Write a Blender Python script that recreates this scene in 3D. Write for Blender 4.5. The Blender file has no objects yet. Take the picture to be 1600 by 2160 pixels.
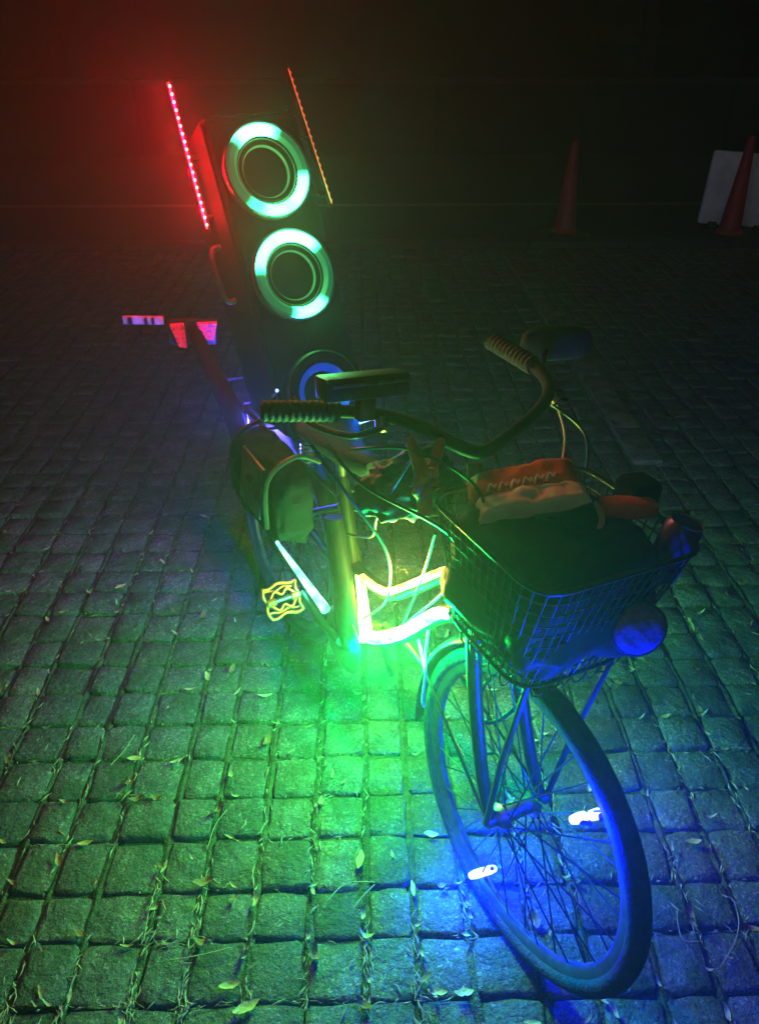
import bpy, bmesh, math, random
from mathutils import Vector, Matrix, Euler, noise
random.seed(7)
R = math.radians
sc = bpy.context.scene
COL = sc.collection

# ---------------------------------------------------------------- camera
FPX, H = 1560.0, 1.47
PITCH = math.atan((1080 - 50) / FPX)
YAW = math.atan(40 / FPX * math.cos(PITCH))
cam_d = bpy.data.cameras.new('camera')
cam = bpy.data.objects.new('camera', cam_d); COL.objects.link(cam)
cam_d.sensor_fit = 'VERTICAL'; cam_d.sensor_height = 36.0
cam_d.lens = FPX / 2160 * 36.0
cam_d.clip_start = 0.05; cam_d.clip_end = 500
cam.location = (0, 0, H)
cam.rotation_euler = (R(90) - PITCH, 0, -YAW)
sc.camera = cam

# ---------------------------------------------------------------- night sky, warm ambient sun, exposure
SUN_ELEV, SUN_ROT = 50, 200
world = bpy.data.worlds.new('World'); sc.world = world; world.use_nodes = True
wn = world.node_tree.nodes; wl = world.node_tree.links
bg = wn['Background']
sky = wn.new('ShaderNodeTexSky'); sky.sky_type = 'NISHITA'; sky.sun_disc = False
sky.sun_elevation = R(SUN_ELEV); sky.sun_rotation = R(SUN_ROT)
wl.new(sky.outputs['Color'], bg.inputs['Color'])
bg.inputs['Strength'].default_value = 0.00008
sun_d = bpy.data.lights.new('ambient_sun', 'SUN'); sun_d.energy = 0.14; sun_d.angle = R(25); sun_d.color = (1.0, 0.84, 0.45)  # warm ambient standing in for moon and street lamps out of view
sun = bpy.data.objects.new('ambient_sun', sun_d); COL.objects.link(sun)
sun.location = (0, -3, 6)
sun.rotation_euler = (R(90 - SUN_ELEV), 0, R(-20))
sc.view_settings.view_transform = 'Standard'; sc.view_settings.look = 'None'
sc.view_settings.exposure = -0.5; sc.view_settings.gamma = 1.0; sc.view_settings.use_curve_mapping = False
cy = sc.cycles
cy.use_denoising = True; cy.use_light_tree = False
cy.use_adaptive_sampling = True; cy.adaptive_threshold = 0.03
cy.max_bounces = 4; cy.diffuse_bounces = 1; cy.glossy_bounces = 2; cy.transmission_bounces = 4; cy.volume_bounces = 0; cy.transparent_max_bounces = 8
cy.sample_clamp_indirect = 2.0; cy.sample_clamp_direct = 0
cy.caustics_reflective = False; cy.caustics_refractive = False

# ---------------------------------------------------------------- materials
def nodes_of(m): return m.node_tree.nodes, m.node_tree.links
def mat(name, color, rough=0.5, metal=0.0, var=0.0, scale=8.0, bump=0.0, bscale=40.0, spec=0.5, coords='Object', color2=None):
    m = bpy.data.materials.new(name); m.use_nodes = True
    n, l = nodes_of(m); b = n['Principled BSDF']
    b.inputs['Base Color'].default_value = (*color, 1); b.inputs['Roughness'].default_value = rough
    b.inputs['Metallic'].default_value = metal; b.inputs['Specular IOR Level'].default_value = spec
    tc = n.new('ShaderNodeTexCoord')
    if var > 0 or color2:
        nz = n.new('ShaderNodeTexNoise'); nz.inputs['Scale'].default_value = scale; nz.inputs['Detail'].default_value = 6; nz.inputs['Roughness'].default_value = 0.65
        l.new(tc.outputs[coords], nz.inputs['Vector'])
        rp = n.new('ShaderNodeValToRGB')
        lo = tuple(c * (1 - var) for c in color); hi = color2 or tuple(min(1, c * (1 + var)) for c in color)
        rp.color_ramp.elements[0].position = 0.35; rp.color_ramp.elements[1].position = 0.68
        rp.color_ramp.elements[0].color = (*lo, 1); rp.color_ramp.elements[1].color = (*hi, 1)
        l.new(nz.outputs['Fac'], rp.inputs['Fac']); l.new(rp.outputs['Color'], b.inputs['Base Color'])
        mr = n.new('ShaderNodeMapRange'); mr.inputs['To Min'].default_value = max(0.05, rough - 0.12); mr.inputs['To Max'].default_value = min(1, rough + 0.15)
        l.new(nz.outputs['Fac'], mr.inputs['Value']); l.new(mr.outputs['Result'], b.inputs['Roughness'])
    if bump > 0:
        n2 = n.new('ShaderNodeTexNoise'); n2.inputs['Scale'].default_value = bscale; n2.inputs['Detail'].default_value = 5
        l.new(tc.outputs[coords], n2.inputs['Vector'])
        bp = n.new('ShaderNodeBump'); bp.inputs['Strength'].default_value = bump; bp.inputs['Distance'].default_value = 0.01
        l.new(n2.outputs['Fac'], bp.inputs['Height']); l.new(bp.outputs['Normal'], b.inputs['Normal'])
    return m
def glow(name, color, strength):
    m = bpy.data.materials.new(name); m.use_nodes = True
    n, l = nodes_of(m); b = n['Principled BSDF']
    b.inputs['Base Color'].default_value = (0.5, 0.5, 0.5, 1); b.inputs['Roughness'].default_value = 0.4
    b.inputs['Emission Color'].default_value = (*color, 1); b.inputs['Emission Strength'].default_value = strength
    m.cycles.emission_sampling = 'NONE'
    return m

M = {}
M['black_metal'] = mat('black_metal', (0.02, 0.02, 0.022), 0.35, 0.0, 0.4, 30, 0.1, 120)
M['frame_paint'] = mat('frame_paint', (0.010, 0.010, 0.011), 0.5, 0.0, 0.2, 20, 0.03, 200, 0.2)
M['steel'] = mat('steel', (0.45, 0.46, 0.48), 0.3, 1.0, 0.25, 60)
M['dull_steel'] = mat('dull_steel', (0.22, 0.22, 0.24), 0.45, 1.0, 0.3, 60)
M['rim_alloy'] = mat('rim_alloy', (0.16, 0.165, 0.18), 0.42, 0.8, 0.25, 40)
M['rubber'] = mat('rubber', (0.035, 0.035, 0.038), 0.75, 0.0, 0.45, 35, 0.4, 160)
M['grip_rubber'] = mat('grip_rubber', (0.008, 0.008, 0.009), 0.75, 0.0, 0.4, 50, 0.3, 200)
M['black_plastic'] = mat('black_plastic', (0.022, 0.023, 0.025), 0.42, 0.0, 0.35, 25, 0.15, 150)
M['bag_film'] = mat('bag_film', (0.007, 0.007, 0.008), 0.5, 0.0, 0.4, 12, 0.35, 22, 0.35)
M['nylon'] = mat('nylon', (0.009, 0.009, 0.010), 0.85, 0.0, 0.4, 60, 0.35, 400, 0.1)
M['clear_film'] = mat('clear_film', (0.08, 0.09, 0.12), 0.3, 0.0, 0.4, 14, 0.7, 26)
M['orange_plastic'] = mat('orange_plastic', (0.55, 0.22, 0.06), 0.45, 0.0, 0.3, 40, 0.2, 90)
M['orange_cage'] = mat('orange_cage', (0.8, 0.10, 0.03), 0.4, 0.0, 0.2, 50)
M['pedal_boss'] = mat('pedal_boss', (0.42, 0.07, 0.03), 0.5, 0.0, 0.3, 60)
M['hand_rubber'] = mat('hand_rubber', (1.0, 0.26, 0.14), 0.6, 0.0, 0.35, 25, 0.2, 80)
M['packet_orange'] = mat('packet_orange', (0.62, 0.13, 0.04), 0.4, 0.0, 0.3, 14, 0.5, 30)
M['packet_white'] = mat('packet_white', (0.74, 0.86, 0.82), 0.4, 0.0, 0.15, 14, 0.5, 30)
M['can_purple'] = mat('can_purple', (0.10, 0.05, 0.26), 0.35, 0.3, 0.3, 20)
M['blue_lid'] = mat('blue_lid', (0.16, 0.18, 0.42), 0.6, 0.0, 0.4, 45, 0.4, 70)
M['cable'] = mat('cable', (0.03, 0.03, 0.03), 0.4)
M['white_cable'] = mat('white_cable', (0.75, 0.76, 0.78), 0.4, 0, 0.1, 40)
M['cloth_white'] = mat('cloth_white', (0.5, 0.5, 0.47), 0.8, 0, 0.2, 60)
M['red_lens'] = glow('red_lens', (1.0, 0.012, 0.06), 0.85)
M['pale_tag'] = mat('pale_tag', (0.5, 0.8, 0.5), 0.5, 0, 0.35, 60)
M['cone_fabric'] = mat('cone_fabric', (0.12, 0.125, 0.12), 0.7, 0, 0.2, 40, 0.1, 300)
M['cabinet'] = mat('cabinet', (0.003, 0.003, 0.003), 0.85, 0, 0.3, 30, 0.25, 260, 0.05)
M['grille_grey'] = mat('grille_grey', (0.022, 0.022, 0.022), 0.7, 0, 0.3, 60, 0.6, 700)
M['channel'] = mat('channel', (0.006, 0.006, 0.006), 0.8, 0.0, 0.2, 40, spec=0.05)
M['leaf_dry'] = mat('leaf_dry', (0.45, 0.34, 0.20), 0.65, 0, 0.35, 90, 0.3, 200)
M['leaf_yellow'] = mat('leaf_yellow', (0.46, 0.37, 0.14), 0.55, 0, 0.25, 90, 0.3, 200)
M['leaf_brown'] = mat('leaf_brown', (0.24, 0.13, 0.06), 0.75, 0, 0.4, 90, 0.3, 200)
M['straw'] = mat('straw', (0.36, 0.27, 0.16), 0.7, 0, 0.35, 120)
M['cone_red'] = mat('cone_red', (0.42, 0.022, 0.025), 0.5, 0, 0.3, 14)
M['cone_base'] = mat('cone_base', (0.05, 0.02, 0.02), 0.7, 0, 0.3, 14)
M['saddle_skin'] = mat('saddle_skin', (0.010, 0.010, 0.011), 0.7, 0, 0.3, 30, 0.2, 120, 0.2)
M['board_white'] = mat('board_white', (0.80, 0.86, 0.82), 0.5, 0, 0.2, 6)
M['asphalt'] = mat('asphalt', (0.016, 0.016, 0.014), 0.85, 0, 0.4, 30, 0.6, 160, coords='Generated')
M['kerb_stone'] = mat('kerb_stone', (0.045, 0.042, 0.032), 0.8, 0, 0.35, 8, 0.4, 60)
M['wall_render'] = mat('wall_render', (0.009, 0.0085, 0.006), 0.85, 0, 0.5, 2.5, 0.4, 30)
M['slab_stone'] = mat('slab_stone', (0.13, 0.125, 0.09), 0.85, 0, 0.6, 14, 0.5, 60)
M['coping'] = mat('coping', (0.05, 0.045, 0.03), 0.8, 0, 0.4, 5, 0.3, 40)
M['bark'] = mat('bark', (0.05, 0.04, 0.03), 0.9, 0, 0.4, 20, 0.8, 40)
M['leaves'] = mat('leaves', (0.04, 0.07, 0.025), 0.6, 0, 0.4, 6)
M['line_paint'] = mat('line_paint', (0.10, 0.095, 0.07), 0.7, 0, 0.4, 12)

def facets(m, lo, hi, scale):       # moulded prisms inside a lit lens
    n, l = nodes_of(m); b = n['Principled BSDF']; tc = n.new('ShaderNodeTexCoord'); v = n.new('ShaderNodeTexVoronoi'); v.inputs['Scale'].default_value = scale
    l.new(tc.outputs['Object'], v.inputs['Vector']); mr = n.new('ShaderNodeMapRange'); mr.inputs['From Max'].default_value = .8; mr.inputs['To Min'].default_value = hi; mr.inputs['To Max'].default_value = lo
    l.new(v.outputs['Distance'], mr.inputs['Value']); l.new(mr.outputs['Result'], b.inputs['Emission Strength'])
facets(M['red_lens'], .25, 1.5, 110)
M['red_lens'].node_tree.nodes['Principled BSDF'].inputs['Base Color'].default_value = (.25, .004, .01, 1)
def sett_material(name, dark):
    m = bpy.data.materials.new(name); m.use_nodes = True
    n, l = nodes_of(m); b = n['Principled BSDF']
    geo = n.new('ShaderNodeNewGeometry'); oi = n.new('ShaderNodeObjectInfo')
    def nz(scale, det, rough=0.6):
        t = n.new('ShaderNodeTexNoise'); t.inputs['Scale'].default_value = scale; t.inputs['Detail'].default_value = det; t.inputs['Roughness'].default_value = rough
        l.new(geo.outputs['Position'], t.inputs['Vector']); return t
    big = nz(14, 5); grain = nz(170, 6, 0.75); spk = nz(150, 5, 0.75); patch = nz(9, 7, 0.7)
    r1 = n.new('ShaderNodeValToRGB'); e = r1.color_ramp.elements
    e[0].position = 0.32; e[0].color = (0.055 * dark, 0.055 * dark, 0.052 * dark, 1); e[1].position = 0.72; e[1].color = (0.17 * dark, 0.165 * dark, 0.15 * dark, 1)
    l.new(grain.outputs['Fac'], r1.inputs['Fac'])
    r2 = n.new('ShaderNodeValToRGB'); e = r2.color_ramp.elements
    e[0].position = 0.55; e[0].color = (0, 0, 0, 1); e[1].position = 0.66; e[1].color = (1, 1, 1, 1)
    l.new(spk.outputs['Fac'], r2.inputs['Fac'])
    mx = n.new('ShaderNodeMixRGB'); mx.inputs['Color2'].default_value = (0.46, 0.45, 0.40, 1)
    l.new(r2.outputs['Color'], mx.inputs['Fac']); l.new(r1.outputs['Color'], mx.inputs['Color1'])
    # worn dirt patches and stone to stone tone
    mr = n.new('ShaderNodeMapRange'); mr.inputs['From Min'].default_value = 0.3; mr.inputs['From Max'].default_value = 0.7; mr.inputs['To Min'].default_value = 0.55; mr.inputs['To Max'].default_value = 1.35
    l.new(big.outputs['Fac'], mr.inputs['Value'])
    mr2 = n.new('ShaderNodeMapRange'); mr2.inputs['To Min'].default_value = 0.72; mr2.inputs['To Max'].default_value = 1.25
    l.new(oi.outputs['Random'], mr2.inputs['Value'])
    mul = n.new('ShaderNodeMath'); mul.operation = 'MULTIPLY'; l.new(mr.outputs['Result'], mul.inputs[0]); l.new(mr2.outputs['Result'], mul.inputs[1])
    vm = n.new('ShaderNodeVectorMath'); vm.operation = 'SCALE'; l.new(mx.outputs['Color'], vm.inputs[0]); l.new(mul.outputs[0], vm.inputs['Scale'])
    # moss
    r3 = n.new('ShaderNodeValToRGB'); e = r3.color_ramp.elements; e[0].position = 0.47; e[0].color = (0, 0, 0, 1); e[1].position = 0.62; e[1].color = (0.75, 0.75, 0.75, 1)
    l.new(patch.outputs['Fac'], r3.inputs['Fac'])
    mm = n.new('ShaderNodeMixRGB'); mm.inputs['Color2'].default_value = (0.06, 0.075, 0.03, 1)
    l.new(r3.outputs['Color'], mm.inputs['Fac']); l.new(vm.outputs[0], mm.inputs['Color1'])
    l.new(mm.outputs['Color'], b.inputs['Base Color'])
    rr = n.new('ShaderNodeMapRange'); rr.inputs['To Min'].default_value = 0.45; rr.inputs['To Max'].default_value = 0.85
    l.new(grain.outputs['Fac'], rr.inputs['Value']); l.new(rr.outputs['Result'], b.inputs['Roughness'])
    b1 = n.new('ShaderNodeBump'); b1.inputs['Strength'].default_value = 1.0; b1.inputs['Distance'].default_value = 0.006
    l.new(grain.outputs['Fac'], b1.inputs['Height'])
    b2 = n.new('ShaderNodeBump'); b2.inputs['Strength'].default_value = 1.0; b2.inputs['Distance'].default_value = 0.02
    mid = nz(48, 5, 0.65); l.new(mid.outputs['Fac'], b2.inputs['Height']); l.new(b1.outputs['Normal'], b2.inputs['Normal'])
    l.new(b2.outputs['Normal'], b.inputs['Normal'])
    return m
M['sett'] = sett_material('granite_sett', 1.25)
M['soil'] = mat('joint_soil', (0.05, 0.048, 0.03), 0.95, 0, 0.5, 60, 0.9, 240, color2=(0.11, 0.12, 0.06))

# ---------------------------------------------------------------- mesh builders
class MB:
    def __init__(s): s.v = []; s.f = []
    def add(s, v, f):
        o = len(s.v); s.v += [tuple(p) for p in v]; s.f += [tuple(i + o for i in q) for q in f]; return s
    def tube(s, pts, r, seg=8, closed=False, caps=True):
        pts = [Vector(p) for p in pts]; n = len(pts)
        rr = r if isinstance(r, (list, tuple)) else [r] * n
        def tan(i):
            if closed: return (pts[(i + 1) % n] - pts[i - 1]).normalized()
            return (pts[min(i + 1, n - 1)] - pts[max(i - 1, 0)]).normalized()
        t = tan(0); a = Vector((0, 0, 1)) if abs(t.z) < 0.9 else Vector((1, 0, 0)); nrm = t.cross(a).normalized()
        V = []; Fs = []
        for i in range(n):
            t = tan(i); nrm = (nrm - t * nrm.dot(t)).normalized(); bn = t.cross(nrm)
            for k in range(seg):
                q = 2 * math.pi * k / seg; V.append(pts[i] + (nrm * math.cos(q) + bn * math.sin(q)) * rr[i])
        for i in range(n if closed else n - 1):
            j = (i + 1) % n
            for k in range(seg):
                k2 = (k + 1) % seg; Fs.append((i * seg + k, i * seg + k2, j * seg + k2, j * seg + k))
        if caps and not closed:
            Fs.append(tuple(range(seg))[::-1]); Fs.append(tuple((n - 1) * seg + k for k in range(seg)))
        return s.add(V, Fs)
    def box(s, c, size, rot=None, bev=0.0):
        bm = bmesh.new(); bmesh.ops.create_cube(bm, size=1)
        for v in bm.verts: v.co = Vector((v.co.x * size[0], v.co.y * size[1], v.co.z * size[2]))
        if bev > 0: bmesh.ops.bevel(bm, geom=bm.edges[:], offset=bev, segments=2, affect='EDGES', profile=0.6)
        m = Matrix.Translation(Vector(c)) @ (rot.to_4x4() if rot else Matrix.Identity(4))
        bm.transform(m); bm.verts.index_update()
        s.add([v.co[:] for v in bm.verts], [[v.index for v in f.verts] for f in bm.faces]); bm.free(); return s
    def prism(s, poly, y0, y1, fn):   # polygon in 2-D, extruded, mapped by fn(u, v, w)
        n = len(poly); V = [fn(u, v, y0) for u, v in poly] + [fn(u, v, y1) for u, v in poly]
        Fs = [tuple(range(n))[::-1], tuple(range(n, 2 * n))] + [(i, (i + 1) % n, n + (i + 1) % n, n + i) for i in range(n)]
        return s.add(V, Fs)
    def lathe(s, prof, fn, seg=48, closed=False):  # prof [(r, h)], fn(x, y, h)
        V = []; n = len(prof); Fs = []
        for k in range(seg):
            a = 2 * math.pi * k / seg
            for r, h in prof: V.append(fn(r * math.cos(a), r * math.sin(a), h))
        for k in range(seg):
            k2 = (k + 1) % seg
            for i in range(n if closed else n - 1):
                j = (i + 1) % n; Fs.append((k * n + i, k2 * n + i, k2 * n + j, k * n + j))
        return s.add(V, Fs)
    def blob(s, c, size, nu=24, nv=14, ex=1.0, amp=0.0, fr=8.0, rot=None, seed=0):
        V = []; Fs = []
        def sp(x): return math.copysign(abs(x) ** ex, x)
        for j in range(nv + 1):
            ph = -math.pi / 2 + math.pi * j / nv
            for i in range(nu):
                th = 2 * math.pi * i / nu
                p = Vector((sp(math.cos(ph)) * sp(math.cos(th)) * size[0], sp(math.cos(ph)) * sp(math.sin(th)) * size[1], sp(math.sin(ph)) * size[2]))
                if amp: 
                    q = noise.noise(p * fr + Vector((seed, seed, seed))) + 0.5 * noise.noise(p * fr * 2.3 + Vector((seed, 3, seed)))
                    p += p.normalized() * amp * q
                if rot: p = rot @ p
                V.append(p + Vector(c))
        for j in range(nv):
            for i in range(nu):
                i2 = (i + 1) % nu; Fs.append((j * nu + i, j * nu + i2, (j + 1) * nu + i2, (j + 1) * nu + i))
        return s.add(V, Fs)
    def build(s, name, m, parent=None, smooth=True):
        me = bpy.data.meshes.new(name); me.from_pydata(s.v, [], s.f)
        bm = bmesh.new(); bm.from_mesh(me); bmesh.ops.recalc_face_normals(bm, faces=bm.faces[:]); bm.to_mesh(me); bm.free()
        for p in me.polygons: p.use_smooth = smooth
        if smooth:
            try: me.set_sharp_from_angle(angle=R(40))
            except Exception: pass
        me.materials.append(M[m] if isinstance(m, str) else m)
        o = bpy.data.objects.new(name, me); COL.objects.link(o)
        if parent: o.parent = parent
        return o
def tag(o, label, cat=None, group=None, kind=None):
    o['label'] = label
    if cat: o['category'] = cat
    if group: o['group'] = group
    if kind: o['kind'] = kind
    return o
def empty(name, loc=(0, 0, 0), rot=(0, 0, 0)):
    o = bpy.data.objects.new(name, None); COL.objects.link(o); o.location = loc; o.rotation_euler = rot; o.empty_display_size = 0.05; return o
def smooth_path(pts, n=6):
    pts = [Vector(p) for p in pts]; out = []
    for i in range(len(pts) - 1):
        p0 = pts[max(i - 1, 0)]; p1 = pts[i]; p2 = pts[i + 1]; p3 = pts[min(i + 2, len(pts) - 1)]
        for k in range(n):
            t = k / n
            out.append(0.5 * ((2 * p1) + (p2 - p0) * t + (2 * p0 - 5 * p1 + 4 * p2 - p3) * t * t + (3 * p1 - p0 - 3 * p2 + p3) * t ** 3))
    out.append(pts[-1]); return out

def lamp(parent, loc, color, power, radius=.012):      # the light that a lit fixture gives off
    d = bpy.data.lights.new('lamp', 'POINT'); d.color = color; d.energy = power; d.shadow_soft_size = radius
    o = bpy.data.objects.new('lamp', d); COL.objects.link(o); o.parent = parent; o.location = loc; return o
G_RING, G_COOL, Y_WARM, O_WARM, C_STAY = (.10, 1.0, .16), (.0, 1.0, .12), (.45, 1.0, .05), (1.0, .62, .06), (.10, 1.0, .50)
B_SPOKE, B_FILL, RED = (.0, .004, 1.0), (.0, .10, 1.0), (1.0, .0, .012)
P = dict(ring=.8, cool=23.0, warm=16.0, orange=4.5, stay=.4, spoke=18.0, bar=1.4, rack=17.0, red=7.5)

# ================================================================ the setting
# ground under everything, out to the horizon
g = MB(); g.add([(-60, -40, -0.045), (60, -40, -0.045), (60, 90, -0.045), (-60, 90, -0.045)], [(0, 1, 2, 3)])
o = g.build('ground', 'soil', None, False); tag(o, 'dark earth lying under the paving', kind='structure')
# paving of granite setts in a square grid, X columns and Y rows
PIT = 0.1062
KERB_Y = 6.0
g = MB(); g.add([(-9, -1.2, -0.016), (9, -1.2, -0.016), (9, KERB_Y, -0.016), (-9, KERB_Y, -0.016)], [(0, 1, 2, 3)])
pavement = g.build('pavement', 'soil', None, False); tag(pavement, 'square grid of worn granite setts with soil in the joints', kind='structure')
def sett_mesh(seed, simple=False):
    rnd = random.Random(seed); n = 5; V = []; Fs = []
    for j in range(n):
        for i in range(n):
            u = (-1, -0.86, 0, 0.86, 1)[i]; w = (-1, -0.86, 0, 0.86, 1)[j]
            edge = i in (0, n - 1) or j in (0, n - 1)
            corner = i in (0, n - 1) and j in (0, n - 1)
            x = u * 0.5 + rnd.uniform(-.035, .03); y = w * 0.5 + rnd.uniform(-.035, .03)
            if corner: x *= 0.93; y *= 0.93
            z = rnd.uniform(-.055, .03) - (0.05 if edge else 0) - (0.04 if corner else 0)
            V.append((x, y, z))
    for j in range(n - 1):
        for i in range(n - 1): Fs.append((j * n + i, j * n + i + 1, (j + 1) * n + i + 1, (j + 1) * n + i))
    ring = [i for i in range(n)] + [j * n + n - 1 for j in range(1, n)] + [(n - 1) * n + i for i in range(n - 2, -1, -1)] + [j * n for j in range(n - 2, 0, -1)]
    o = len(V)
    for k in ring: V.append((V[k][0] * 1.03, V[k][1] * 1.03, -0.42))
    for k in range(len(ring)): k2 = (k + 1) % len(ring); Fs.append((ring[k], o + k, o + k2, ring[k2]))
    return V, Fs
sett_variants = []
for k in range(14):
    V, Fs = sett_mesh(100 + k); me = bpy.data.meshes.new('sett'); me.from_pydata(V, [], Fs)
    for p in me.polygons: p.use_smooth = True
    me.set_sharp_from_angle(angle=R(62))
    me.materials.append(M['sett']); me.update(); sett_variants.append((me, V, Fs))
rnd = random.Random(3)
col_jit = {i: rnd.uniform(-.012, .012) for i in range(-90, 91)}
row_jit = {j: rnd.uniform(-.006, .006) for j in range(-20, 80)}
spots = []
for j in range(-12, 52):
    y0 = 0.63 + j * PIT + row_jit[j]; y1 = 0.63 + (j + 1) * PIT + row_jit[j + 1]
    if y1 > KERB_Y - 0.03: break
    for i in range(-80, 80):
        x0 = -0.012 + i * PIT + col_jit[i]; x1 = -0.012 + (i + 1) * PIT + col_jit[i + 1]
        cx, cy_ = (x0 + x1) / 2, (y0 + y1) / 2
        if abs(cx) > 1.2 + 0.75 * max(cy_, 0): continue
        gx = 0.011 + rnd.uniform(0, .007); gy = 0.006 + rnd.uniform(0, .005)
        spots.append((cx + rnd.uniform(-.003, .003), cy_ + rnd.uniform(-.0025, .0025), x1 - x0 - gx, y1 - y0 - gy, rnd.uniform(-.006, .004), rnd.randrange(14), rnd.randrange(4), rnd.uniform(-.05, .05), rnd.uniform(-.045, .045), rnd.uniform(-.045, .045)))
def shown(s):   # how large a sett stands in view, 0 outside the frame
    d = Vector((s[0], s[1], 0)) - Vector((0, 0, H)); c, sn = math.cos(PITCH), math.sin(PITCH)
    x = d.x * math.cos(YAW) - d.y * math.sin(YAW); yy = d.x * math.sin(YAW) + d.y * math.cos(YAW)
    z = yy * c - d.z * sn; v = yy * sn + d.z * c
    if z < .1 or abs(x / z * FPX) > 850 or abs(v / z * FPX) > 1130: return 0
    return 1 / z
spots.sort(key=lambda s: -shown(s))
field = MB()
for k, s in enumerate(spots):
    cx, cy_, wx, wy, dz, var, rot, rz, tx, ty = s
    if rot % 2: sx, sy = wy, wx
    else: sx, sy = wx, wy
    mt = Matrix.Translation((cx, cy_, dz)) @ Euler((tx, ty, rz + rot * math.pi / 2)).to_matrix().to_4x4() @ Matrix.Diagonal((sx, sy, 0.085, 1))
    if k < 300 and shown(s) > 0:
        ob = bpy.data.objects.new('sett', sett_variants[var][0]); COL.objects.link(ob); ob.parent = pavement; ob.matrix_local = mt
    else:
        me, V, Fs = sett_variants[var]; field.add([mt @ Vector(v) for v in V], Fs)
o = field.build('far_setts', 'sett', pavement); o['kind'] = 'stuff'
# soil packed in the joints that run away from the camera
js = MB(); rnd = random.Random(5)
for i in range(-60, 61):
    x = -0.012 + i * PIT + col_jit[i]; y = -0.3; prev = None
    while y < KERB_Y - 0.05:
        hw = 0.0075 + rnd.uniform(-.002, .003); z = -0.005 + rnd.uniform(-.005, .004); xx = x + rnd.uniform(-.002, .002)
        cur = [(xx - hw, y, z - .004), (xx, y, z), (xx + hw, y, z - .004)]
        if prev: js.add(prev + cur, [(0, 1, 4, 3), (1, 2, 5, 4)])
        prev = cur; y += 0.03 if y < 2.5 else 0.12
o = js.build('joint_soil', 'soil', pavement); o['kind'] = 'stuff'
# paler strip of thin slabs running towards the kerb
rnd = random.Random(9); yy = 2.55
while yy < KERB_Y - .35:
    ln = rnd.uniform(.26, .34)
    MB().box((1.13 + rnd.uniform(-.004, .004), yy + ln / 2, .002 + rnd.uniform(-.001, .002)), (.115, ln - .012, .024), Euler((0, 0, rnd.uniform(-.01, .01))).to_matrix(), .004).build('slab', 'slab_stone', pavement)
    yy += ln
# road beyond the kerb
g = MB(); g.add([(-60, KERB_Y + .14, -.03), (60, KERB_Y + .14, -.03), (60, 11.2, -.03), (-60, 11.2, -.03)], [(0, 1, 2, 3)])
o = g.build('road', 'asphalt', None, False); tag(o, 'dark asphalt road beyond the paving', kind='structure')
kerb = empty('kerb', (0, KERB_Y + .07, -.045)); tag(kerb, 'line of pale stone kerb blocks along the far edge of the setts', kind='structure')
for i in range(-9, 14):
    g = MB(); g.box((i * 0.8 + 0.1, random.uniform(-.006, .006), .04 + random.uniform(-.004, .004)), (0.785, 0.135, 0.085), None, 0.012); g.build('kerb_stone', 'kerb_stone', kerb)
g = MB(); g.add([(-40, 7.72, -.026), (40, 7.72, -.026), (40, 7.84, -.026), (-40, 7.84, -.026)], [(0, 1, 2, 3)])
o = g.build('road_marking', 'line_paint', None, False); tag(o, 'worn painted line along the road', kind='structure')
# low wall on the far side of the road
wall = empty('boundary_wall', (0, 11.4, -.045)); tag(wall, 'low dark rendered wall with pale coping across the road', 'wall')
for i in range(-8, 9):
    g = MB(); g.box((i * 2.0, 0, .42), (1.99, 0.2, 0.84), None, 0.01); g.build('wall_panel', 'wall_render', wall)
    g = MB(); g.box((i * 2.0, 0, .875), (1.985, 0.28, 0.07), None, 0.015); g.build('coping', 'coping', wall)
# building behind, dark
bld = empty('building', (2.0, 17.0, -.045)); tag(bld, 'unlit low building far behind the road wall', 'building')
g = MB(); g.box((0, 1.5, 2.4), (40, 3.0, 4.8)); g.build('wall', 'wall_render', bld, False)
g = MB(); g.box((0, -.2, 4.9), (40.4, 3.8, .22), None, .03); g.build('roof', 'coping', bld)
wdw = MB().box((3.3, -.02, 1.33), (1.7, .1, .3), None, .01).build('window', 'coping', bld)
MB().box((3.3, -.09, 1.33), (1.58, .03, .2)).build('pane', 'black_plastic', wdw, False)

def make_tree(x, y, h, seed, label):
    rd = random.Random(seed)
    t = empty('tree', (x, y, -.05)); tag(t, label, 'tree', 'trees across the road')
    tr = MB(); p = smooth_path([(0, 0, 0), (.03, .02, h * .2), (-.02, .03, h * .42), (.05, 0, h * .62)], 5)
    tr.tube(p, [.17 * (1 - .5 * i / len(p)) * (1.25 if i == 0 else 1) for i in range(len(p))], 9)
    for k in range(7):
        a = k * 2.4; b0 = Vector((0, 0, h * (.42 + .03 * k)))
        e = b0 + Vector((math.cos(a) * h * .28, math.sin(a) * h * .28, h * rd.uniform(.14, .3)))
        tr.tube(smooth_path([b0, (b0 + e) / 2 + Vector((0, 0, .15)), e], 4), [.07, .065, .06, .055, .05, .045, .04, .03, .02], 6)
    tr.build('trunk', 'bark', t)
    cr = MB()
    for k in range(3200):
        d = Vector((rd.gauss(0, 1), rd.gauss(0, 1), rd.gauss(0, 1))).normalized() * (rd.random() ** .45)
        c = Vector((d.x * h * .4, d.y * h * .4, h * .74 + d.z * h * .26))
        if noise.noise(c * 1.3) < -.12: continue
        r = Euler((rd.uniform(0, 6), rd.uniform(0, 6), rd.uniform(0, 6))).to_matrix(); s = rd.uniform(.05, .11)
        cr.add([c + r @ Vector(q) for q in ((-s, 0, 0), (0, -s * .45, .01), (s, 0, 0), (0, s * .45, .01))], [(0, 1, 2, 3)])
    cr.build('crown', 'leaves', t, False)
make_tree(4.15, 12.6, 5.2, 1, 'slim dark tree trunk rising behind the wall at the right')
make_tree(-4.6, 13.2, 5.6, 4, 'dark tree behind the wall at the left')

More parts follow.
